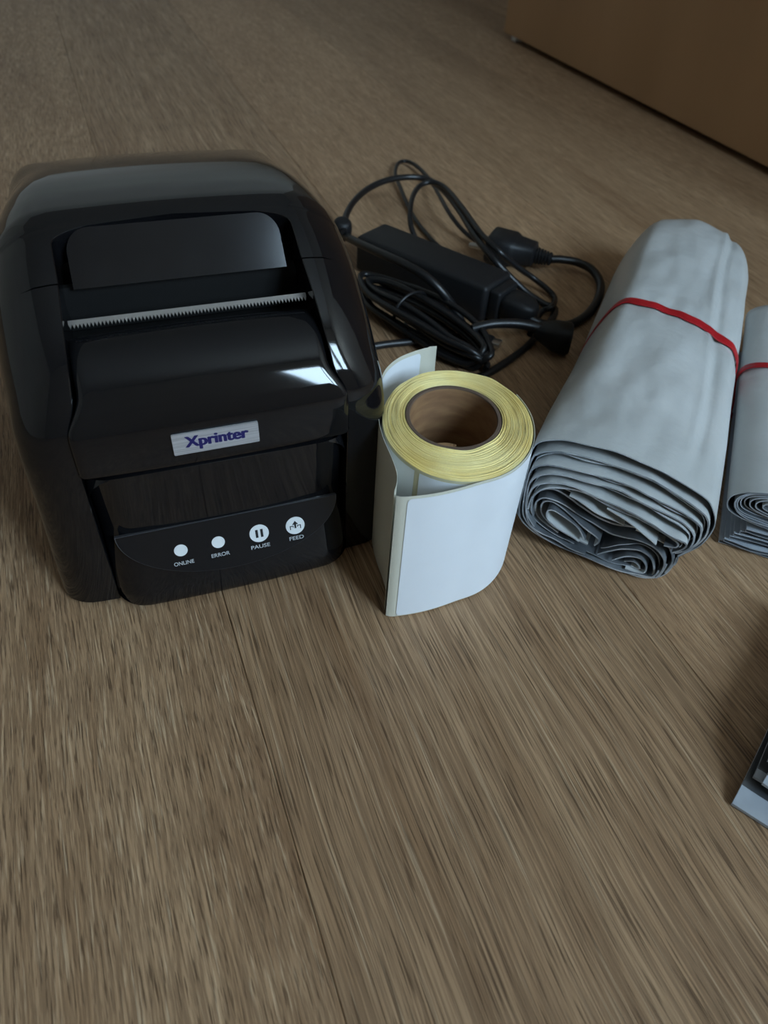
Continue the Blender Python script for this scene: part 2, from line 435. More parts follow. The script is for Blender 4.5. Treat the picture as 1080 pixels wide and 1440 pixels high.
def sheet(points, half, name, mat, edge_drop=0.0, edge_w=6.0, crown=0.0, nx=28, hwf=None, thick=0.0, parent=printer, angle=40):
    """surface of a (y,z) section swept across the printer's width, its side edges eased backwards"""
    P = resample(catmull([(a, b, 0) for a, b in points], 8), 60); N = [pnormal(P, i) * (1 if points[-1][1] > points[0][1] else -1) for i in range(len(P))]
    V = []
    ts = [math.sin((k / nx - .5) * math.pi) for k in range(nx + 1)]
    for i, p in enumerate(P):
        h = hwf(p) if hwf else half
        for t in ts:
            x = t * h; e = h - abs(x)
            d = crown * (x / h) ** 2
            if e < edge_w: d += edge_drop * (1 - math.sqrt(max(1 - ((edge_w - e) / edge_w) ** 2, 0)))
            q = p - N[i] * d
            V.append(Vector((x, q.x, max(q.y, 1.2))) * mm)
    F = grid_faces(len(P), nx + 1)
    return mobj(name, V, F, mat, parent, True, angle)
# inner well behind the pane
sheet([(34, 106), (50, 108), (60, 116), (62, 132), (61, 147)], 48.5, 'paper_well', 'well')
# belly below the tear bar: narrow in the opening, wider where it swells over the cheeks
def belly_w(p):
    z = p.y
    if z > 112: return 48.2
    if z < 96: return 55.0
    t = (112 - z) / 16; t = t * t * (3 - 2 * t); return 48.2 + 6.8 * t
sheet([(33, 108), (29.5, 116), (27.5, 120.2), (24, 120.9), (17, 120.0), (9, 116.8), (2.0, 111.4), (-3.6, 104.2), (-7.0, 96.5), (-8.6, 88),
       (-8.8, 80), (-8.4, 77.6), (-6, 77.2), (4, 77.0)], 55, 'front_lid', 'gloss', 2.0, 3.0, 1.0, hwf=belly_w)
# lower front: slightly hollow, then the sloping bed of the control panel and the chin
sheet([(5, 76.4), (-7.2, 76.2), (-8.2, 75), (-7.6, 66), (-7.0, 56), (-6.4, 47), (-6.2, 43.2), (-6.9, 40.5), (-15.2, 15.6), (-16.2, 9), (-15.6, 3), (-13, 1.3)],
      54.2, 'lower_front', 'gloss', 10.0, 13.0, 1.5, nx=36)
# smoked viewing pane with rounded upper corners
def pane_pt(u, w, h):                                # u across, w 0..1 from lower to upper edge, h proud
    y0, z0, y1, z1 = 46.0, 129.0, 58.6, 147.6
    ln = math.hypot(y1 - y0, z1 - z0)
    return Vector((u, y0 + (y1 - y0) * w - h * (z1 - z0) / ln, z0 + (z1 - z0) * w + h * (y1 - y0) / ln)) * mm
def outline_plate(name, pts, fn, thick, mat, parent, smooth=False):
    n = len(pts)
    V = [fn(a, b, thick) for a, b in pts] + [fn(a, b, 0) for a, b in pts]
    F = [tuple(range(n)), tuple(reversed(range(n, 2 * n)))] + [(i, i + n, (i + 1) % n + n, (i + 1) % n) for i in range(n)]
    o = mobj(name, V, F, mat, parent); recalc(o); return o
pts = [(-42.5, 0), (42.5, 0)]
for k in range(9): a = math.pi / 2 * k / 8; pts.append((42.0 - 9 * (1 - math.cos(a)), .58 + .42 * math.sin(a)))
for k in range(9): a = math.pi / 2 * k / 8; pts.append((-42.0 + 9 * (1 - math.sin(a)), .58 + .42 * math.cos(a)))
outline_plate('viewing_pane', pts, pane_pt, 1.6, 'window_pane', printer)
v, f = box(-47.5 * mm, 47.5 * mm, 49 * mm, 52 * mm, 110 * mm, 128.7 * mm); mobj('pane_skirt', v, f, 'well', printer)
# serrated tear bar
V, F = [], []
nt = 68; w0 = 46.6
def bl(x, s, h):                                      # s: 0 at the back edge .. 1 at the tooth tips, falling towards the front
    return Vector((x, 30.6 - 3.4 * s - h * .42, 124.5 - 1.6 * s + h * .9)) * mm
top = []
for k in range(nt):
    xa = -w0 + 2 * w0 * k / nt; xb = -w0 + 2 * w0 * (k + 1) / nt; xm_ = (xa + xb) / 2
    b0 = len(V)
    for h in (0.0, .45):
        V += [bl(xa, 0, h), bl(xb, 0, h), bl(xb, .45, h), bl(xm_, 1.0, h), bl(xa, .45, h)]
    F += [(b0 + 5, b0 + 6, b0 + 7, b0 + 8, b0 + 9), (b0 + 4, b0 + 3, b0 + 2, b0 + 1, b0),
          (b0 + 2, b0 + 3, b0 + 8, b0 + 7), (b0 + 3, b0 + 4, b0 + 9, b0 + 8), (b0 + 0, b0 + 1, b0 + 6, b0 + 5)]
mobj('tear_bar', V, F, 'steel', printer)
# badge
bd_c, bd_t = Vector((0, -8.6, 88.6)), math.radians(6)
def badge_pt(u, w, h):
    return (bd_c + Vector((-1.2 + u, w * math.sin(bd_t), w * math.cos(bd_t))) + Vector((0, -math.cos(bd_t), math.sin(bd_t))) * h) * mm
def rrect(w, h, r, n=4):
    out = []
    for cx, cy, a0 in ((w - r, h - r, 0), (-w + r, h - r, 90), (-w + r, -h + r, 180), (w - r, -h + r, 270)):
        for k in range(n + 1):
            a = math.radians(a0 + 90 * k / n); out.append((cx + r * math.cos(a), cy + r * math.sin(a)))
    return out
badge = outline_plate('badge', rrect(17.0, 4.7, .5), badge_pt, .9, 'badge', printer)
badge['label'] = 'brushed silver name badge'
text_mesh('lettering', 'Xprinter', 7.2, 'blue_print', badge, lambda u, w, h: badge_pt(u + .3, w * .95 - .1, .94 + h), bold=.10, width=24.8, heavy=((-.28, 0), (-.1, .08), (.1, -.08), (.28, 0)))
# control panel
pc = Vector((0, -6.3, 42.2)); pup = Vector((0, 9.0, 27)).normalized(); pn = Vector((0, -27, 9.0)).normalized(); PSC = .974
def pan_pt(u, w, h): return (pc + Vector((u * PSC, 0, 0)) + pup * w * PSC + pn * h) * mm
def halfell(a, b, n=40, r=3.0):
    out = []
    for k in range(n + 1):
        t = math.pi + math.pi * k / n; out.append((a * math.cos(t), b * math.sin(t)))
    return out
rim = outline_plate('control_panel_rim', halfell(50.6, 27.1), lambda u, w, h: pan_pt(u, w + .25, h - 1.2), 2.05, 'panel_rim', printer)
pan = outline_plate('control_panel', halfell(50.2, 26.7), lambda u, w, h: pan_pt(u, w, h - .5), 1.5, 'panel', printer)
def disc(name, u, w, r, h0, h1, mat, parent, n=36):
    return outline_plate(name, [(u + r * math.cos(2 * math.pi * k / n), w + r * math.sin(2 * math.pi * k / n)) for k in range(n)],
                         lambda a, b, h: pan_pt(a, b, h0 + h), h1 - h0, mat, parent)
TOPH = 1.0
l1 = disc('indicator_light', -24.2, -12.2, 3.0, TOPH - .2, TOPH + .12, 'led', pan); l1['label'] = 'round white online light'
l2 = disc('indicator_light', -7.2, -12.0, 3.0, TOPH - .2, TOPH + .12, 'led', pan); l2['label'] = 'round white error light'
b1 = disc('button', 11.9, -11.8, 4.55, TOPH - .2, TOPH + .2, 'led', printer); b1['label'] = 'round white pause button'
b2 = disc('button', 29.2, -11.6, 4.55, TOPH - .2, TOPH + .2, 'led', printer); b2['label'] = 'round white feed button'
def quads(name, rects, h, mat, parent):
    V, F = [], []
    for x0, x1, y0, y1 in rects:
        b = len(V); V += [pan_pt(x0, y0, h), pan_pt(x1, y0, h), pan_pt(x1, y1, h), pan_pt(x0, y1, h)]; F.append((b, b + 1, b + 2, b + 3))
    return mobj(name, V, F, mat, parent)
quads('pause_symbol', [(10.15, 11.35, -13.9, -9.7), (12.5, 13.7, -13.9, -9.7)], TOPH + .24, 'black_print', b1)
fx, fy = 29.2, -11.6
V = [pan_pt(fx + a, fy + b, TOPH + .24) for a, b in ((-1.5, .6), (1.5, .6), (0, 2.5), (-.45, .7), (.45, .7), (.45, -1.4), (-.45, -1.4))]
F = [(0, 1, 2), (6, 5, 4, 3)]
o = mobj('feed_symbol', V, F, 'black_print', b2)
r_ = [(fx - 2.7, fx - .9, fy - .3, fy + .15), (fx + .9, fx + 2.7, fy - .3, fy + .15), (fx - 2.7, fx - 2.25, fy - 1.9, fy - .3), (fx + 2.25, fx + 2.7, fy - 1.9, fy - .3),
      (fx - 1.25, fx - .9, fy - .95, fy + .15), (fx + .9, fx + 1.25, fy - .95, fy + .15)]
quads('feed_tray_symbol', r_, TOPH + .24, 'black_print', b2)
for s, u, w_, wd in (('ONLINE', -23.9, -18.9, 9.0), ('ERROR', -7.1, -18.6, 8.5), ('PAUSE', 11.7, -18.7, 9.0), ('FEED', 29.2, -18.3, 7.0)):
    text_mesh('lettering', s, 2.75, 'print', pan, lambda a, b, h, u=u, w_=w_: pan_pt(u + a, w_ + b, TOPH + .04), bold=.03, width=wd)

# ------------------------------------------------------------------ label roll
RC = Vector((.0297, .2585, 0))
roll = empty('label_roll', RC)
tag(roll, 'upright roll of blank white labels on yellow backing with cardboard core', 'label roll')
RH = .078
def oval(rx, ry, a): return Vector((rx * math.cos(a), ry * math.sin(a), 0))
NS = 128
# cardboard core
V = []
cxo, cyo = -.0018, .0018
ringdef = [(.0196, .0214, 0.0), (.0196, .0214, RH - .0006), (.0200, .0218, RH), (.0214, .0232, RH), (.0216, .0234, RH - .0006), (.0216, .0234, 0.0)]
for rx, ry, z in ringdef:
    for k in range(NS):
        p = oval(rx, ry, 2 * math.pi * k / NS); V.append((p.x + cxo, p.y + cyo, z))
F = grid_faces(len(ringdef), NS, True); F = [tuple(reversed(q)) for q in F]
fm = []
for r in range(len(ringdef) - 1): fm += [0 if r == 0 else 1] * NS
mobj('core', V, F, ['card', 'card_edge'], roll, True, 40, fm)
V, F = [], []
for k in range(7):
    a = math.radians(-112 + k * 4.0); p = oval(.0198, .0216, a)
    V += [(p.x + cxo, p.y + cyo, RH - .0002), (p.x * (1 - .05 * math.sin(math.pi * k / 6)) + cxo, p.y * (1 - .05 * math.sin(math.pi * k / 6)) + cyo, RH + .0012 * (k / 6))]
mobj('torn_flap', V, [(2 * i, 2 * i + 2, 2 * i + 3, 2 * i + 1) for i in range(6)], 'card', roll)
# wound paper: every turn a small ridge on the top face
V = []; NR = 34
def rout(t, a):                                       # t 0 inner .. 1 outer, the outer turns sag forward
    rx = .0219 + (.0335 - .0219) * t; ry = .0237 + (.0398 - .0237) * t
    p = oval(rx, ry, a); s = 1 - t
    return p.x + cxo * s, p.y + cyo * s - .0012 * t
rows = []
for i in range(NR):
    hz = random.uniform(-.00025, .0003)
    for t, z in ((i / NR, RH - .00035), ((i + .3) / NR, RH + hz), ((i + .75) / NR, RH + hz)):
        rows.append((t, z))
rows.append((1.0, RH - .0005)); rows += [(1.0, RH * .5), (1.0, .0003)]
for t, z in rows:
    for k in range(NS):
        a = 2 * math.pi * k / NS
        tt = t + .006 * math.sin(3 * a + t * 20) * (1 - t)
        x, y = rout(tt, a)
        zz = z + (.0006 * noise.noise(Vector((x * 90, y * 90, t * 3))) if z > .07 else 0)
        V.append((x, y, zz))
F = [tuple(reversed(q)) for q in grid_faces(len(rows), NS, True)]
F = [tuple(reversed(q)) for q in F]
o = mobj('paper_windings', V, F, 'winding', roll, True, 60); recalc(o)
# labels on the outermost full turn
def band_patch(name, a0, a1, z0, z1, off, mat, parent, n=24):
    V = []
    for k in range(n + 1):
        a = a0 + (a1 - a0) * k / n; x, y = rout(1.0, a); d = Vector((x, y, 0)).normalized() * off
        V += [(x + d.x, y + d.y, z0), (x + d.x, y + d.y, z1)]
    return mobj(name, V, [(2 * i, 2 * i + 2, 2 * i + 3, 2 * i + 1) for i in range(n)], mat, parent, True)
ag = math.radians(-121)
band_patch('backing', math.radians(-270), math.radians(60), .0002, RH - .0006, .00012, 'liner', roll, 60)
band_patch('label', ag + .035, math.radians(-20), .002, RH - .002, .00025, 'paper', roll)
band_patch('label', math.radians(-200), ag - .035, .002, RH - .002, .00025, 'paper', roll)
# loose outer turn: peels off at the right, crosses the front, folds, runs back along the printer and ends torn behind
strip_px = [(751, 606), (750, 618), (737, 641), (700, 666), (659, 682.5), (614, 693.5), (577, 698), (563, 698.5), (557.5, 697)]
front = [Vector((.0335 * 1.012 * math.cos(math.radians(a)), .0398 * 1.012 * math.sin(math.radians(a)) - .0012, 0)) for a in (35, 20, 5)]
front += [at(x, y, 78) - RC for x, y in strip_px[1:]]
for p in front: p.z = 0
back_mm = [(3.6, 208.6), (4.3, 212.5), (4.2, 219), (1.5, 229), (-2.2, 240), (-4.9, 252), (-6.3, 266), (-6.4, 280), (-4.2, 293), (1.5, 303.5), (9, 310.5), (16, 315), (21.0, 316.5)]
back = [Vector((a, b, 0)) * mm - RC for a, b in back_mm]; 
for p in back: p.z = 0
def ribbon(path, z0, z1, thick, mats, name, parent, top_j=None, fold=None, nz=6):
    """upright paper ribbon with two faces; mats = (left face, right face)"""
    n = len(path); V = []
    for i, p in enumerate(path):
        t = (path[min(i + 1, n - 1)] - path[max(i - 1, 0)]).normalized(); nn = Vector((-t.y, t.x, 0))
        for s in (0, 1):
            for k in range(nz + 1):
                q = p + nn * (thick if s else 0); z = z0 + (z1 - z0) * k / nz
                e = top_j(i / (n - 1), k / nz) if top_j else Vector((0, 0, 0))
                V.append((q.x + e.x, q.y + e.y, z + e.z))
    F = []; fm = []; w = 2 * (nz + 1)
    for i in range(n - 1):
        a, b = i * w, (i + 1) * w
        for k in range(nz):
            F.append((a + k, b + k, b + k + 1, a + k + 1)); fm.append(0)
            a2, b2 = a + nz + 1, b + nz + 1
            F.append((a2 + k, a2 + k + 1, b2 + k + 1, b2 + k)); fm.append(1)
        F.append((a + nz, b + nz, b + 2 * nz + 1, a + 2 * nz + 1)); fm.append(1)
        F.append((a, a + nz + 1, b + nz + 1, b)); fm.append(1)
    for i in (0, n - 1):
        a = i * w
        for k in range(nz):
            F.append((a + k, a + k + 1, a + nz + 2 + k, a + nz + 1 + k)); fm.append(1)
    return mobj(name, V, F, list(mats), parent, True, 50, fm)
fpath = resample(catmull(front, 8), 60)
for p in fpath:                                       # the loose turn never dips into the wound paper
    q = Vector((p.x / .0335, (p.y + .0012) / .0398, 0)); k = (1.0 + .0007 / .036) / max(q.length, 1e-6)
    if k > 1: p.x = q.x * k * .0335; p.y = q.y * k * .0398 - .0012
for _ in range(6):                                    # and bends evenly
    fpath = [fpath[i] if i in (0, 59) or i > 55 else (fpath[i - 1] + fpath[i] * 2 + fpath[i + 1]) / 4 for i in range(60)]
strip = ribbon(fpath, .0004, RH, .00018, ('liner_pale', 'liner_pale'), 'loose_strip', roll)
strip['label'] = 'loose folded outer turn of the strip'
bpath = resample(catmull(back, 8), 70)
def tear(t, k):
    if t < .97: return Vector((0, 0, 0))
    return Vector((.0014 * math.sin(k * 23) + .0008 * math.sin(k * 51), 0, .0006 * math.sin(k * 9)))
strip2 = ribbon(bpath, .0004, RH, .00018, ('liner_pale', 'liner_pale'), 'torn_tail', roll, tear)
# label on the front of the loose turn, from just beside the fold round to the right
def patch_on(path, i0, i1, z0, z1, off, name, parent, mat='paper'):
    V = []; seg = path[i0:i1 + 1]; n = len(seg)
    r = .002
    for i, p in enumerate(seg):
        t = (seg[min(i + 1, n - 1)] - seg[max(i - 1, 0)]).normalized(); nn = Vector((-t.y, t.x, 0))
        q = p + nn * off
        d = min((seg[i] - seg[0]).length, (seg[i] - seg[-1]).length)
        c = (r - math.sqrt(max(r * r - (r - d) ** 2, 0))) if d < r else 0
        for k in range(5):
            z = z0 + c + (z1 - z0 - 2 * c) * k / 4; V.append((q.x, q.y, z))
    F = grid_faces(n, 5)
    return mobj(name, V, F, mat, parent, True)
def nearest(path, px, py):
    w_ = at(px, py, 78) - RC; w_.z = 0
    return min(range(len(path)), key=lambda i: (path[i] - w_).length)
ia = nearest(fpath, 575, 699)
fdense = resample(fpath, 240); ia = nearest(fdense, 573.5, 698)
# outward side of the front path (towards the camera)
test = (fdense[ia + 1] - fdense[ia]).normalized(); outw = 1 if Vector((-test.y, test.x, 0)).y < 0 else -1
patch_on(fdense, 12, ia, .0012, RH - .0012, .00045 if outw > 0 else -.00025, 'label', roll)
bdense = resample(bpath, 240)
test = (bdense[200] - bdense[199]).normalized(); ins = Vector((-test.y, test.x, 0)); insw = 1 if ins.dot(-bdense[200]) > 0 else -1
it = nearest(bdense, 593, 492)
patch_on(bdense, 60, it, .002, RH - .002, .00045 if insw > 0 else -.00025, 'label', roll, 'paper')

# ------------------------------------------------------------------ bundles of mailing bags
def bag_ribbon(path, y0, y1, th, name, parent, mats=('poly', 'poly_in', 'poly_edge'), closed=False, taper=None, ny=6, jit=.0, seed=0, flare=0.0):
    """sheet whose section is a (w,z) path (mm), running from y0 to y1 (mm) along the bundle; two faces and a visible edge"""
    n = len(path); V = []
    ys = [y0, y0 + .6] + [y0 + (y1 - y0) * (k / ny) ** 1.3 for k in range(1, ny + 1)]
    m = len(ys)
    cw = sum(p.x for p in path) / n; cz = sum(p.y for p in path) / n
    for s in (0, 1):
        for j, y in enumerate(ys):
            for i, p in enumerate(path):
                if closed: t = (path[(i + 1) % n] - path[(i - 1) % n]).normalized()
                else: t = (path[min(i + 1, n - 1)] - path[max(i - 1, 0)]).normalized()
                nn = Vector((-t.y, t.x, 0))
                q = p + nn * (th * s)
                yy = y
                if jit and j < 2: yy += jit * noise.noise(Vector((p.x * .05, p.y * .05, seed * 3.7))) * 2
                w_, z_ = q.x, q.y
                if taper: w_, z_, yy = taper(w_, z_, yy, i / n, s)
                V.append((w_ * mm, yy * mm, max(z_, .25) * mm))
    nc = n; F = []; fm = []
    lim = n if closed else n - 1
    o1 = m * n
    for j in range(m - 1):
        for i in range(lim):
            i2 = (i + 1) % n
            F.append((j * n + i, (j + 1) * n + i, (j + 1) * n + i2, j * n + i2)); fm.append(0)
            F.append((o1 + j * n + i, o1 + j * n + i2, o1 + (j + 1) * n + i2, o1 + (j + 1) * n + i)); fm.append(1)
    for i in range(lim):
        i2 = (i + 1) % n
        F.append((i, i2, o1 + i2, o1 + i)); fm.append(2)
        a = (m - 1) * n
        F.append((a + i, o1 + a + i, o1 + a + i2, a + i2)); fm.append(2)
    return mobj(name, V, F, list(mats), parent, True, 60, fm)

BA = math.radians(69.3)
bundle = empty('mailer_bundle', (.112, .250, 0), BA - math.pi / 2)
tag(bundle, 'large rolled bundle of white mailing bags beside the label roll', 'bag bundle')
L = {
'L0': [(33.1, 18.9), (34.9, 22.4), (39.8, 30.8), (41.5, 39.6), (40.9, 47.7), (36.7, 55.2), (31.5, 59.5), (17.9, 64.6), (2.9, 67.9), (-10.8, 69.4), (-26.1, 68.9), (-38.2, 66.2), (-46.0, 60.9), (-48.0, 49.0), (-48.2, 36.8), (-48.2, 26.6), (-47.8, 17.6), (-44.2, 11.2), (-34.2, 5.4), (-22.8, 1.6), (-8.9, 0.6), (8.8, 0.4), (23.0, .4), (28.0, 1.2), (32.2, 6.1), (33.5, 14.8)],
'L1': [(32.8, 22.9), (38.3, 32.3), (39.8, 41.6), (37.2, 50.1), (31.6, 54.3), (19.9, 58.4), (4.4, 62.9), (-8.9, 63.6), (-24.5, 63.3), (-38.1, 61.0), (-45.2, 55.7), (-46.6, 48.4), (-46.7, 35.2), (-46.0, 21.3), (-42.1, 13.1), (-29.5, 6.4), (-11.8, 2.6), (8.0, 2.3), (23.0, 2.3), (28.7, 4.3), (30.0, 9.8), (30.0, 16.1)],
'L2': [(30.6, 26.3), (34.2, 30.3), (37.4, 37.7), (36.1, 45.5), (31.6, 48.9), (21.8, 52.6), (6.3, 56.6), (-7.4, 58.0), (-23.5, 58.7), (-37.0, 56.8), (-44.2, 51.0), (-45.3, 41.3), (-44.8, 28.7), (-42.4, 18.1), (-34.8, 10.8), (-21.5, 6.0), (-4.6, 4.6), (11.5, 4.6), (22.2, 4.9), (26.7, 7.3), (27.6, 12.5)],
'L3': [(30.8, 28.7), (35.0, 33.6), (34.9, 40.7), (30.8, 44.4), (22.6, 47.6), (7.8, 51.9), (-6.2, 53.3), (-22.3, 54.0), (-37.0, 52.3), (-42.8, 46.3), (-44.0, 35.9), (-42.0, 22.7), (-36.0, 15.0), (-22.1, 9.3), (-8, 7.2)],
'L4': [(28.9, 28.5), (32.5, 32.4), (32.9, 36.9), (29.1, 39.4), (20.8, 41.2), (7.9, 45.2), (-6.5, 47.1), (-23.2, 49.6), (-36.3, 47.7), (-41.6, 42.1), (-42.6, 32.3), (-41.0, 23.1), (-36, 17)],
'L5': [(24, 31), (29.2, 32.5), (29.6, 35.4), (25.0, 37.5), (13.2, 40.6), (0.5, 43.3), (-13.1, 45.7), (-24.5, 46.0), (-36.0, 43.4), (-40.6, 36.7), (-41.2, 28.4)],
'S0': [(-39.7, 22.4), (-40.0, 30.8), (-37.6, 35.5), (-32.6, 38.6), (-25.4, 37.6), (-17.0, 33.6), (-8.8, 30.2), (0.9, 28.6), (12.6, 29.6), (23.2, 27.9), (29.0, 23.6), (31.4, 17.2), (30.6, 8.9)],
'S1': [(-23.7, 14.4), (-33.4, 17.9), (-37.6, 23.5), (-37.6, 31.0), (-33.9, 34.6), (-26.7, 33.6), (-18.3, 29.3), (-9.8, 25.6), (1.1, 24.4), (12.0, 25.6), (21.4, 24.5), (27.0, 19.7), (28.6, 13.0), (27.4, 5.7)],
'S2': [(-8.3, 13.6), (-17.2, 14.9), (-27.6, 17.7), (-34.0, 23.0), (-35.0, 29.2), (-31.9, 31.9), (-26.1, 30.4), (-17.8, 26.6), (-9.3, 22.4), (-4.2, 18.9), (-5.6, 14.7)],
'S3': [(-12.7, 15.8), (-21.6, 18.4), (-29.6, 23.0), (-31.4, 27.7), (-28.6, 29.0), (-22.1, 26.4), (-15.0, 22.6), (-10.8, 17.2)],
'R0': [(-2, 8.2), (3, 12.2), (8.4, 16.2), (15.8, 19.1), (22.0, 16.4), (25.2, 10.2), (24.6, 5.8), (20.0, 4.4), (11.9, 4.7)],
'R1': [(5.4, 8.2), (11.0, 13.0), (16.8, 14.6), (20.8, 11.6), (21.4, 7.4), (17.8, 6.2), (12.5, 6.6)],
'R2': [(11.1, 8.6), (15.0, 11.2), (18.2, 9.8), (18.0, 8.0), (14.7, 7.6)],
}
BLEN = 335.0
def crumple(w_, z_, y, u, s, crease=1.0):
    """far end narrows a little; long creases and dents in the skin"""
    k = min(max(y / BLEN, 0), 1)
    far = max(0, (k - .80) / .20)
    sc = 1.0 + (.10 if w_ < 0 else -.04) * k - .06 * far ** 2
    w2 = w_ * sc; z2 = z_ * (1 - .10 * k - .14 * far ** 2)
    ny = max(0.0, min(1, z_ / 20))
    d = 2.6 * noise.noise(Vector((w_ * .035, y * .012, 1.3 + z_ * .02))) + 1.1 * noise.noise(Vector((w_ * .10, y * .035, 7.1)))
    d += -1.5 * crease * math.exp(-((w_ - 24 - 3 * math.sin(y * .02)) / 2.6) ** 2) * (1 if z_ > 45 else 0) * min(1, y / 40)
    d += 1.2 * crease * math.exp(-((w_ - 19 - 3 * math.sin(y * .02)) / 2.4) ** 2) * (1 if z_ > 45 else 0) * min(1, y / 40)
    fade = min(1, max(y, 0) / 12)
    z2 += d * ny * fade * (1 if z_ > 30 else .4)
    # the upper left shoulder is slack and slopes off behind the front end
    if w_ < -29 and z_ > 8: z2 -= .085 * (-29 - w_) ** 2 * smooth01((y - 2) / 150) * min(1, (z_ - 8) / 40)
    # the rubber band pinches the bundle
    pin = math.exp(-((y - 153 + .10 * w_) / 9.0) ** 2)
    w2 *= 1 - .025 * pin; z2 *= 1 - .03 * pin
    # rounded far end
    y2 = y - 26 * far * (abs(w_) / 48) ** 2 * (1 if y > BLEN * .8 else 0)
    return w2, z2, y2
def path2(pts, n, closed=False, d=8): return resample(catmull([(a, b, 0) for a, b in pts], d, closed), n, closed)
sk = path2(L['L0'], 150, True)
def skin(name, path, length, parent, taper, mats=('poly', 'poly_in', 'poly_edge'), ny=70, th=.5, y0=0.0):
    n = len(path); V = []; ys = [y0 + (length - y0) * j / ny for j in range(ny + 1)]
    for s in (0, 1):
        for y in ys:
            for i, p in enumerate(path):
                t = (path[(i + 1) % n] - path[(i - 1) % n]).normalized(); nn = Vector((-t.y, t.x, 0)); q = p + nn * (th * s)
                yy = y + (1.4 * noise.noise(Vector((p.x * .06, p.y * .06, 2.2))) if y == ys[0] else 0)
                a, b, c = taper(q.x, q.y, yy, i / n, s); V.append((a * mm, c * mm, max(b, .3 + .3 * s) * mm))
    m = len(ys); o1 = m * n; F = []; fm = []
    for j in range(m - 1):
        for i in range(n):
            i2 = (i + 1) % n
            F.append((j * n + i, (j + 1) * n + i, (j + 1) * n + i2, j * n + i2)); fm.append(0)
            F.append((o1 + j * n + i, o1 + j * n + i2, o1 + (j + 1) * n + i2, o1 + (j + 1) * n + i)); fm.append(1)
    for i in range(n):
        i2 = (i + 1) % n; F.append((i, i2, o1 + i2, o1 + i)); fm.append(2)
    # far end closed by turned-in sheet
    a = (m - 1) * n; cx_ = sum(V[a + i][0] for i in range(n)) / n; cz_ = sum(V[a + i][2] for i in range(n)) / n
    prev = [a + i for i in range(n)]
    for sc, dy in ((.86, .004), (.6, .001), (.25, -.004)):
        cur = []
        for i in range(n):
            x, y, z = V[a + i]; V.append((cx_ + (x - cx_) * sc, y + dy, cz_ + (z - cz_) * sc)); cur.append(len(V) - 1)
        for i in range(n): F.append((prev[i], cur[i], cur[(i + 1) % n], prev[(i + 1) % n])); fm.append(0)
        prev = cur
    F.append(tuple(prev)); fm.append(0)
    return mobj(name, V, F, list(mats), parent, True, 70, fm)
# path runs anticlockwise seen from the front, so the left-hand normal points inwards
skin('outer_wrap', sk, BLEN, bundle, crumple)
wob = [0]
def wavy(amp, seed):
    def g(w_, z_, y, u, s):
        q = noise.noise(Vector((w_ * .07, z_ * .07, seed))) * amp + noise.noise(Vector((w_ * .19, z_ * .19, seed + 9))) * amp * .5
        return w_, z_ + q * .8, y
    return g
for n_, (k, y0, th) in enumerate((('L1', -2.6, .8), ('L2', -5.4, .8), ('L3', -6.6, .8), ('L4', -9.0, .8), ('L5', -8.0, .8), ('S0', -2.0, .9), ('S1', -3.5, .8), ('S2', -4.0, .8), ('S3', -7.0, .7), ('R0', -3.0, .8), ('R1', -5.0, .7), ('R2', -4.0, .6))):
    pth = path2(L[k], 70)
    bag_ribbon(pth, y0, 70, th, 'folded_sheet', bundle, jit=1.6, seed=n_ + 1, taper=wavy(.7, n_ * 3.3), ny=5)
    if k in ('L1', 'L2', 'L3', 'L4', 'S0', 'R0'):     # each bag is two films: a second film just inside
        p2 = [p + Vector((-(pth[min(i + 1, 69)] - pth[max(i - 1, 0)]).normalized().y, (pth[min(i + 1, 69)] - pth[max(i - 1, 0)]).normalized().x, 0)) * 2.1 for i, p in enumerate(pth)]
        bag_ribbon(p2[3:-3], y0 + 2.2, 60, .5, 'folded_sheet', bundle, jit=1.8, seed=n_ + 21, taper=wavy(.8, n_ * 5.1 + 2), ny=5)
# loose film folded flat in the middle of the roll
for pts, y0 in (([(-24, 41.5), (-14, 40), (-4, 36.2), (4, 33.6)], -7), ([(-6, 42.4), (6, 38.8), (16, 35.2), (20, 33)], -9), ([(10, 31.8), (18, 31.2), (24, 29.6)], -4)):
    bag_ribbon(path2(pts, 30), y0, 55, .5, 'folded_sheet', bundle, mats=('poly', 'poly', 'poly'), jit=2, seed=y0 + 40, ny=4)

def band_loop(path, taper, yfun, width, grow, name, parent_loc, rz, th=.9):
    """flat elastic band hugging the outline of a bundle"""
    n = len(path); V = []
    for i, p in enumerate(path):
        t = (path[(i + 1) % n] - path[(i - 1) % n]).normalized(); nn = Vector((t.y, -t.x, 0))
        for g, dy in ((grow, -width / 2), (grow + th, -width / 2 + .3), (grow + th, width / 2 - .3), (grow, width / 2)):
            q = p + nn * g; y = yfun(p.x) + dy * (1 + .22 * noise.noise(Vector((p.x * .08, p.y * .08, .3))))
            a, b, c = taper(q.x, q.y, y, i / n, 0); V.append((a * mm, c * mm, max(b, .05) * mm))
    F = []
    for i in range(n):
        i2 = (i + 1) % n
        for k in range(4):
            k2 = (k + 1) % 4; F.append((i * 4 + k, i2 * 4 + k, i2 * 4 + k2, i * 4 + k2))
    o = mobj(name, V, F, 'rubber', None, True, 50); recalc(o); o.location = parent_loc; o.rotation_euler = (0, 0, rz); return o
rb = band_loop(sk, lambda a, b, c, d, e: crumple(a, b, c, d, e, 0.25), lambda w_: 153 - .10 * w_, 7.0, .9, 'rubber_band', (.112, .250, 0), BA - math.pi / 2)
tag(rb, 'red rubber band stretched round the large white bag bundle', 'rubber band')

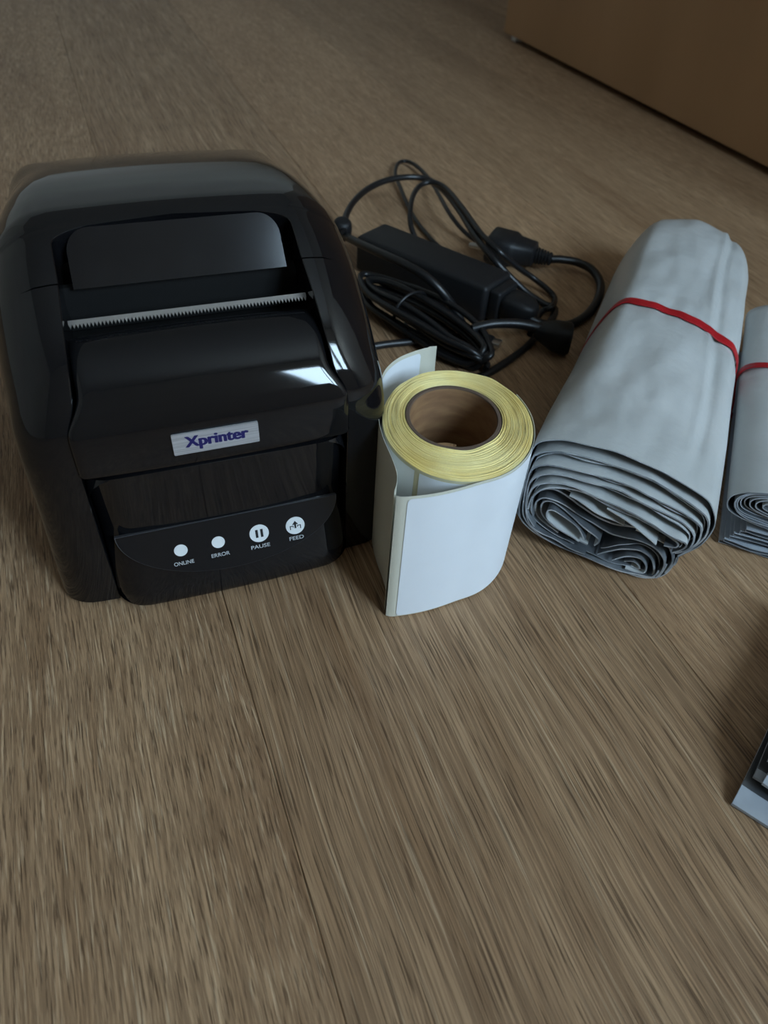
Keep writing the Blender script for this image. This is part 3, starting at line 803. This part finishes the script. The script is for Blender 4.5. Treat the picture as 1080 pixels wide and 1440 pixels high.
# second bundle at the right edge: flat stack below, a roll on top
B2 = Vector((.196, .262, 0)); A2 = math.radians(70.5)
b2 = empty('mailer_bundle', B2, A2 - math.pi / 2)
tag(b2, 'smaller pale bag bundle cut off by the right edge, coiled roll over flat layers', 'bag bundle')
LEN2 = 205.0
def soft(w_, z_, y, u, s):
    k = min(max(y / LEN2, 0), 1)
    d = 1.0 * noise.noise(Vector((w_ * .05, y * .02, 4.0 + z_ * .03)))
    return w_, z_ + d * min(1, z_ / 10) * min(1, max(y, 0) / 15), y
lay = [(-19, 1.0), (-17, .6), (20, .6), (80, .8), (95, 3)]
for k in range(6):
    x0 = -20 + 1.5 * k + random.uniform(-.8, .8); z0 = .8 + 2.5 * k
    pts = [(95, z0 + 4.2), (40, z0 + 2.4 + .3 * k), (10, z0 + 2.1 + .2 * k), (x0 + 4, z0 + 2.2), (x0, z0 + 1.2), (x0 + 4, z0), (10, z0 + .1), (40, z0 + .2), (95, z0 + 2.2)]
    bag_ribbon(path2(pts, 50), random.uniform(-1.5, 2.0), LEN2, .35, 'folded_sheet', b2, mats=('silver_poly', 'poly_in', 'silver_poly'), jit=1.0, seed=50 + k, taper=soft, ny=12)
out2 = [(30, 18.6), (56, 20), (70, 27), (71, 36), (60, 43), (38, 45.5), (10, 44), (-12, 41.5), (-23, 36), (-25, 29), (-20, 23), (-4, 19.4), (12, 18.4)]
sk2 = path2(out2, 90, True)
skin('outer_wrap', sk2, LEN2, b2, soft, ny=30)
for k, sc in enumerate((.93, .86, .78, .69, .59, .48, .36, .23)):
    cxm, czm = 37 - 6 * k * .9, 33.2
    pts = [((p[0] - 23) * sc + 23 - 3.0 * k, (p[1] - 31.5) * sc + 31.5 + .12 * k) for p in out2]
    bag_ribbon(path2(pts, 70, True), random.uniform(.5, 3.0), 60, .6, 'rolled_sheet', b2, mats=('poly', 'poly_in', 'silver_poly'), closed=True, jit=1.0, seed=70 + k, taper=wavy(.5, k * 2.7), ny=4)
hull2 = [(95, .6), (20, .5), (-14, .6), (-20.5, 2), (-21.5, 5), (-22.5, 12), (-25.5, 22), (-27, 30), (-24.5, 38), (-13, 43.5), (10, 46), (38, 47.5), (62, 45), (80, 36), (97, 20), (98, 8)]
hull2.reverse()
rb2 = band_loop(path2(list(reversed(hull2)), 110, True), soft, lambda w_: 120 - .12 * w_, 4.6, .2, 'rubber_band', B2, A2 - math.pi / 2)
tag(rb2, 'red rubber band round the smaller bag bundle at right edge', 'rubber band')

# ------------------------------------------------------------------ grey mailing bags at the lower right
gdir = Vector((.58, .815, 0)).normalized(); gw = Vector((.815, -.58, 0)).normalized()
gz = math.atan2(gw.y, gw.x)
bags = [  # along-front offset, back offset, z, width, length, turn, colour, lift, label
    (0, 0, .6, 150, 112, 0.0, ('grey_poly', 'silver_poly'), 4.0, 'lowest dark grey mailing bag, its pale corner lying on the floor'),
    (2, 12, 6.6, 140, 98, 2.5, ('grey_poly', 'silver_poly'), 3.0, 'second dark grey mailing bag of the lower right stack'),
    (5, 9, 9.8, 140, 100, -2.0, ('grey_poly', 'silver_poly'), 3.0, 'middle dark grey mailing bag with pale front edge'),
    (3, 17, 13.4, 140, 92, 1.5, ('grey_poly', 'silver_poly'), 3.0, 'fourth dark grey mailing bag, second from the top of stack'),
    (6, 22, 17.0, 130, 86, -1.0, ('grey_poly', 'silver_poly'), 2.5, 'topmost dark grey mailing bag of the stack at lower right'),
]
G0 = at(1028, 1131, 1.0)
for bi, (dx, dy, z, w_, ln, turn, mats, lift, lab) in enumerate(bags):
    V = []; nx, ny = 14, 26
    for s in (0, 1):
        for j in range(ny + 1):
            y = ln * (j / ny) ** 1.8
            for i in range(nx + 1):
                x = w_ * (i / nx) ** 1.4
                # front lip curls down, left edge turns up
                zz = z + lift * (1 - math.exp(-y / 9)) + 1.0 * noise.noise(Vector((x * .05, y * .04, 2.3))) * min(1, y / 12)
                zz += 2.0 * math.exp(-x / 6) * min(1, y / 30) + bi * .25
                V.append((x * mm, y * mm, (zz + 1.5 * s) * mm))
    nv = (nx + 1) * (ny + 1); F = []; fm = []
    for q in grid_faces(ny + 1, nx + 1): F.append(tuple(reversed(q))); fm.append(1)
    for q in grid_faces(ny + 1, nx + 1, False, nv):
        F.append(q); j = (q[0] - nv) // (nx + 1); y = ln * (j / ny) ** 1.8; fm.append(1 if y < (6.0 if bi == 0 else 2.5) else 0)
    def edge(ids, flip):
        for a, b in zip(ids[:-1], ids[1:]):
            F.append((a, b, b + nv, a + nv) if not flip else (b, a, a + nv, b + nv)); fm.append(1)
    edge(list(range(nx + 1)), False); edge([j * (nx + 1) for j in range(ny + 1)], True)
    edge([ny * (nx + 1) + i for i in range(nx + 1)], True); edge([j * (nx + 1) + nx for j in range(ny + 1)], False)
    o = mobj('mailing_bag', V, F, list(mats), None, True, 50, fm)
    loc = G0 + gw * dx * mm + gdir * dy * mm; o.location = (loc.x, loc.y, 0); o.rotation_euler = (0, 0, gz + math.radians(turn))
    tag(o, lab, 'mailing bag', 'grey mailing bags stacked at the lower right')

# ------------------------------------------------------------------ power adapter, mains lead and data cable
def wp(pts, n=10): return catmull([at(x, y, z) for x, y, z in pts], n)
P1, P2 = at(684, 406, 29), at(500, 331, 29)
ad = empty('power_adapter', ((P1.x + P2.x) / 2, (P1.y + P2.y) / 2, 0), math.atan2(P1.y - P2.y, P1.x - P2.x))
tag(ad, 'black power adapter brick lying among the cables behind the label roll', 'power adapter')
al = (Vector((P1.x, P1.y, 0)) - Vector((P2.x, P2.y, 0))).length
v, f = box(-al / 2, al / 2, 0, .036, .0004, .029, .0035); mobj('case', v, f, 'brick', ad, True, 40)
v, f = box(al / 2 - .0005, al / 2 + .009, .005, .031, .003, .026, .002); mobj('socket_collar', v, f, 'brick', ad, True, 40)
def child_world(name, VF, mat, par, sm=True):
    V, F = VF; inv = (Matrix.Translation(par.location) @ Matrix.Rotation(par.rotation_euler.z, 4, 'Z')).inverted()
    return mobj(name, [inv @ Vector(v) for v in V], F, mat, par, sm, 50)
dc = wp([(483, 327, 27), (486, 305, 27), (498, 283, 29), (520, 264, 31), (548, 252.5, 32), (578, 249, 31), (603, 253, 30), (624, 268, 30), (645, 295, 31), (668, 332, 32),
         (692, 362, 30), (714, 386, 20), (740, 411, 9), (764, 427, 4), (779, 433, 2.6), (778, 446, 2.4), (764, 462, 2.4), (738, 490, 2.4), (705, 514, 2.4), (676, 530, 2.4), (640, 545, 2.4)])
child_world('cable', tube(dc, .0026), 'cable', ad)
de = (dc[-1] - dc[-4]).normalized()
child_world('barrel_plug', tube([dc[-1] + Vector((0, 0, .0022)), dc[-1] + de * .004 + Vector((0, 0, .0026)), dc[-1] + de * .022 + Vector((0, 0, .0026)), dc[-1] + de * .0225 + Vector((0, 0, .0026)), dc[-1] + de * .032 + Vector((0, 0, .0026))],
            lambda t: (.003, .0048, .0048, .0027, .0027)[round(t * 4)], 14), 'brick', ad)
c0 = at(481, 322, 25)
fer = []
for t in range(13):
    a = math.pi * t / 12
    fer.append(c0 + Vector((.10, -.25, 1)).normalized() * (-.0085 * math.cos(a)))
child_world('cable_bead', tube(fer, lambda t: .0025 + .0055 * math.sin(math.pi * min(max(t, .03), .97)) ** .6, 16), 'brick', ad)
dcl = wp([(482, 330, 22), (505, 342, 30), (535, 356, 35), (570, 372, 37), (600, 390, 35), (622, 411, 27), (640, 436, 14), (652, 460, 6)])
child_world('cable_sleeve', tube(dcl, .0031), 'cable', ad)

lead = empty('mains_lead', at(845, 402, 0)); lead.location.z = 0
tag(lead, 'black mains lead with moulded plug curving out beside the white bundle', 'mains lead')
# moulded plug
pa, pb = at(776, 365, 11), at(684, 342, 12)
axd = (pb - pa); axd.z = 0; axd.normalize(); sd_ = Vector((-axd.y, axd.x, 0))
def oriented(p0, p1, secs, n=20, power=4.0):
    """loft of rounded-square sections (t along, half width, half height, centre z mm) from p0 to p1"""
    d = Vector((p1.x - p0.x, p1.y - p0.y, 0)); s_ = Vector((-d.y, d.x, 0)).normalized(); V = []
    for t, hw_, hh, zc in secs:
        c = Vector((p0.x, p0.y, 0)) + d * t
        for k in range(n):
            a = 2 * math.pi * k / n; ca, sa = math.cos(a), math.sin(a)
            x = math.copysign(abs(ca) ** (2 / power), ca) * hw_; z = math.copysign(abs(sa) ** (2 / power), sa) * hh
            V.append(c + s_ * x * mm + Vector((0, 0, (zc + z) * mm)))
    F = grid_faces(len(secs), n, True) + [tuple(reversed(range(n))), tuple(range((len(secs) - 1) * n, len(secs) * n))]
    return V, F
child_world('plug', oriented(pa, pb, [(.24, 6, 6, 12), (.27, 10, 8.5, 12), (.52, 12.5, 9.5, 12), (.55, 14, 10.5, 12), (.60, 15.5, 11.5, 12), (.92, 16.5, 11.6, 12), (.95, 15, 10, 12)]), 'brick', lead)
secs = [(.0, 3.6, 3.6, 11)]
for k in range(5): t = .02 + k * .045; r = 5.0 + k * .35; secs += [(t, r, r, 11.2), (t + .026, r, r, 11.2), (t + .030, r - 1.1, r - 1.1, 11.2), (t + .041, r - 1.1, r - 1.1, 11.2)]
child_world('strain_relief', oriented(pa, pb, secs, 16, 2.6), 'brick', lead)
for s_ in (-1, 1):
    q = pb - axd * .0065 + sd_ * .0095 * s_; q.z = .012
    child_world('pin', tube([q, q + axd * .009, q + axd * .017, q + axd * .0185], lambda t: .0023 if t < .9 else .0014, 12), 'metal', lead)
ml = wp([(774, 364.5, 11.2), (790, 365, 10.5), (812, 369, 9), (832, 379, 7), (844, 398, 5), (841, 420, 4), (828, 440, 3.6), (810, 453, 3.6), (790, 458, 4), (765, 456, 8), (742, 447, 12), (724, 437, 14)])
child_world('cable', tube(ml, .0033), 'cable', lead)
e0 = Vector((P1.x, P1.y, 0)); ed = Vector((P1.x - P2.x, P1.y - P2.y, 0)).normalized(); es = Vector((-ed.y, ed.x, 0))
q0 = e0 + ed * .0095 + es * .018; q1 = q0 + ed * .024
child_world('appliance_connector', oriented(q0, q1, [(0, 11, 8.5, 14), (.1, 12, 9.5, 14), (.7, 10.5, 8.5, 14), (.95, 6, 6, 14), (1.0, 4, 4, 14)]), 'brick', lead)

usb = empty('data_cable', at(600, 440, 0)); usb.location.z = 0
tag(usb, 'coiled black data cable tied in loops between the printer and adapter', 'cable')
random.seed(11)
cpts = []
ca_, cb_ = at(512, 402, 8), at(684, 512, 8)
cc = (ca_ + cb_) / 2; cd = (cb_ - ca_); clen = cd.length / 2; cd.normalize(); cs = Vector((-cd.y, cd.x, 0))
NT = 9; per = 14
for k in range(NT * per + 1):
    a = 2 * math.pi * k / per; tn = int(k / per)
    rr = 1 - .05 * (tn % 3) + .03 * math.sin(k * 1.7)
    x = math.cos(a) * clen * rr; y = math.sin(a) * (.011 + .0030 * ((tn * 5) % 4) + .0012 * math.sin(k * .9)) * (1.0 - .28 * math.exp(-(x / .014) ** 2))
    z = .004 + .0042 * ((tn * 3) % 5) * (1 - .3 * abs(math.cos(a))) + .0012 * math.sin(k * 1.3)
    p = cc + cd * x + cs * y; p.z = max(z, .0026); cpts.append(p)
child_world('cable', tube(catmull(cpts, 5), .0023, 8), 'cable', usb)
end1 = wp([(664, 462, 18), (690, 456, 20), (722, 455, 19), (748, 459, 17), (768, 465, 15)])
child_world('cable', tube(end1, lambda t: .0028 + .0012 * t, 12), 'cable', usb)
g0, g1 = at(752, 460, 16), at(803, 478, 11)
child_world('moulded_connector', oriented(g0, g1, [(0, 4.2, 4.2, 14), (.12, 6, 5.5, 13.5), (.4, 9, 8, 12.5), (.55, 10.5, 9.5, 12), (.92, 11, 10, 11.5), (1.0, 9.5, 8.5, 11.5)], 20, 3.2), 'brick', usb)
end2 = catmull([Vector(q) * mm for q in ((-128, 462, 20), (-128, 478, 14), (-118, 494, 6), (-98, 496, 3), (-72, 480, 3), (-42, 462, 3))], 10)[:-4] + wp([(520, 488, 3), (545, 484, 3), (575, 481, 3), (605, 478, 4), (640, 474, 4), (668, 474, 4)])
child_world('cable', tube(end2, .0026, 10), 'cable', usb)
h0, h1 = at(667, 474, 4), at(684, 479, 4)
child_world('connector_shell', oriented(h0, h1 + (h1 - h0) * .5, [(0, 5.2, 3.0, 4), (.9, 5.2, 3.0, 4), (1.0, 4.6, 2.6, 4)], 16, 6), 'brick', usb)
child_world('connector_contact', oriented(h1 + (h1 - h0) * .5, h1 + (h1 - h0) * 1.15, [(0, 4.0, 2.0, 4), (1, 4.0, 2.0, 4)], 16, 8), 'metal', usb)
tiep = []
for k in range(25):
    a = 2 * math.pi * k / 24; tiep.append(cc + cd * (.001 * math.sin(a) - .012) + cs * math.cos(a) * .0155 + Vector((0, 0, -cc.z + .0135 + math.sin(a) * .0125)))
child_world('cable_tie', tube(tiep, .0011, 8, False), 'cable', usb)
# slack loops of the adapter's own lead
loop = wp([(592, 348, 8), (583, 332, 16), (577.5, 315, 22), (577, 295, 27), (581, 275, 30), (591, 261, 32), (607, 256, 34), (626, 264, 35), (650, 292, 36), (676, 328, 36), (700, 352, 34), (726, 374, 20),
           (750, 391, 9), (771, 408, 4), (780, 420, 2.4), (775, 432, 6.5), (760, 440, 2.2), (745, 470, 2.2)])
loop2 = wp([(668, 378, 2.2), (640, 363, 2.2), (612, 342, 2.2), (588, 314, 2.2), (574, 290, 3), (563, 264, 4), (556, 245, 5), (559, 231, 5), (569, 226.5, 5), (582, 231, 5), (597, 244, 6), (609, 260, 9), (620, 279, 12), (634, 303, 12), (652, 325, 8), (672, 340, 4), (690, 350, 2)])
child_world('slack_loop', tube(loop, .0022), 'cable', ad)
child_world('slack_loop', tube(loop2, .0019), 'cable', ad)
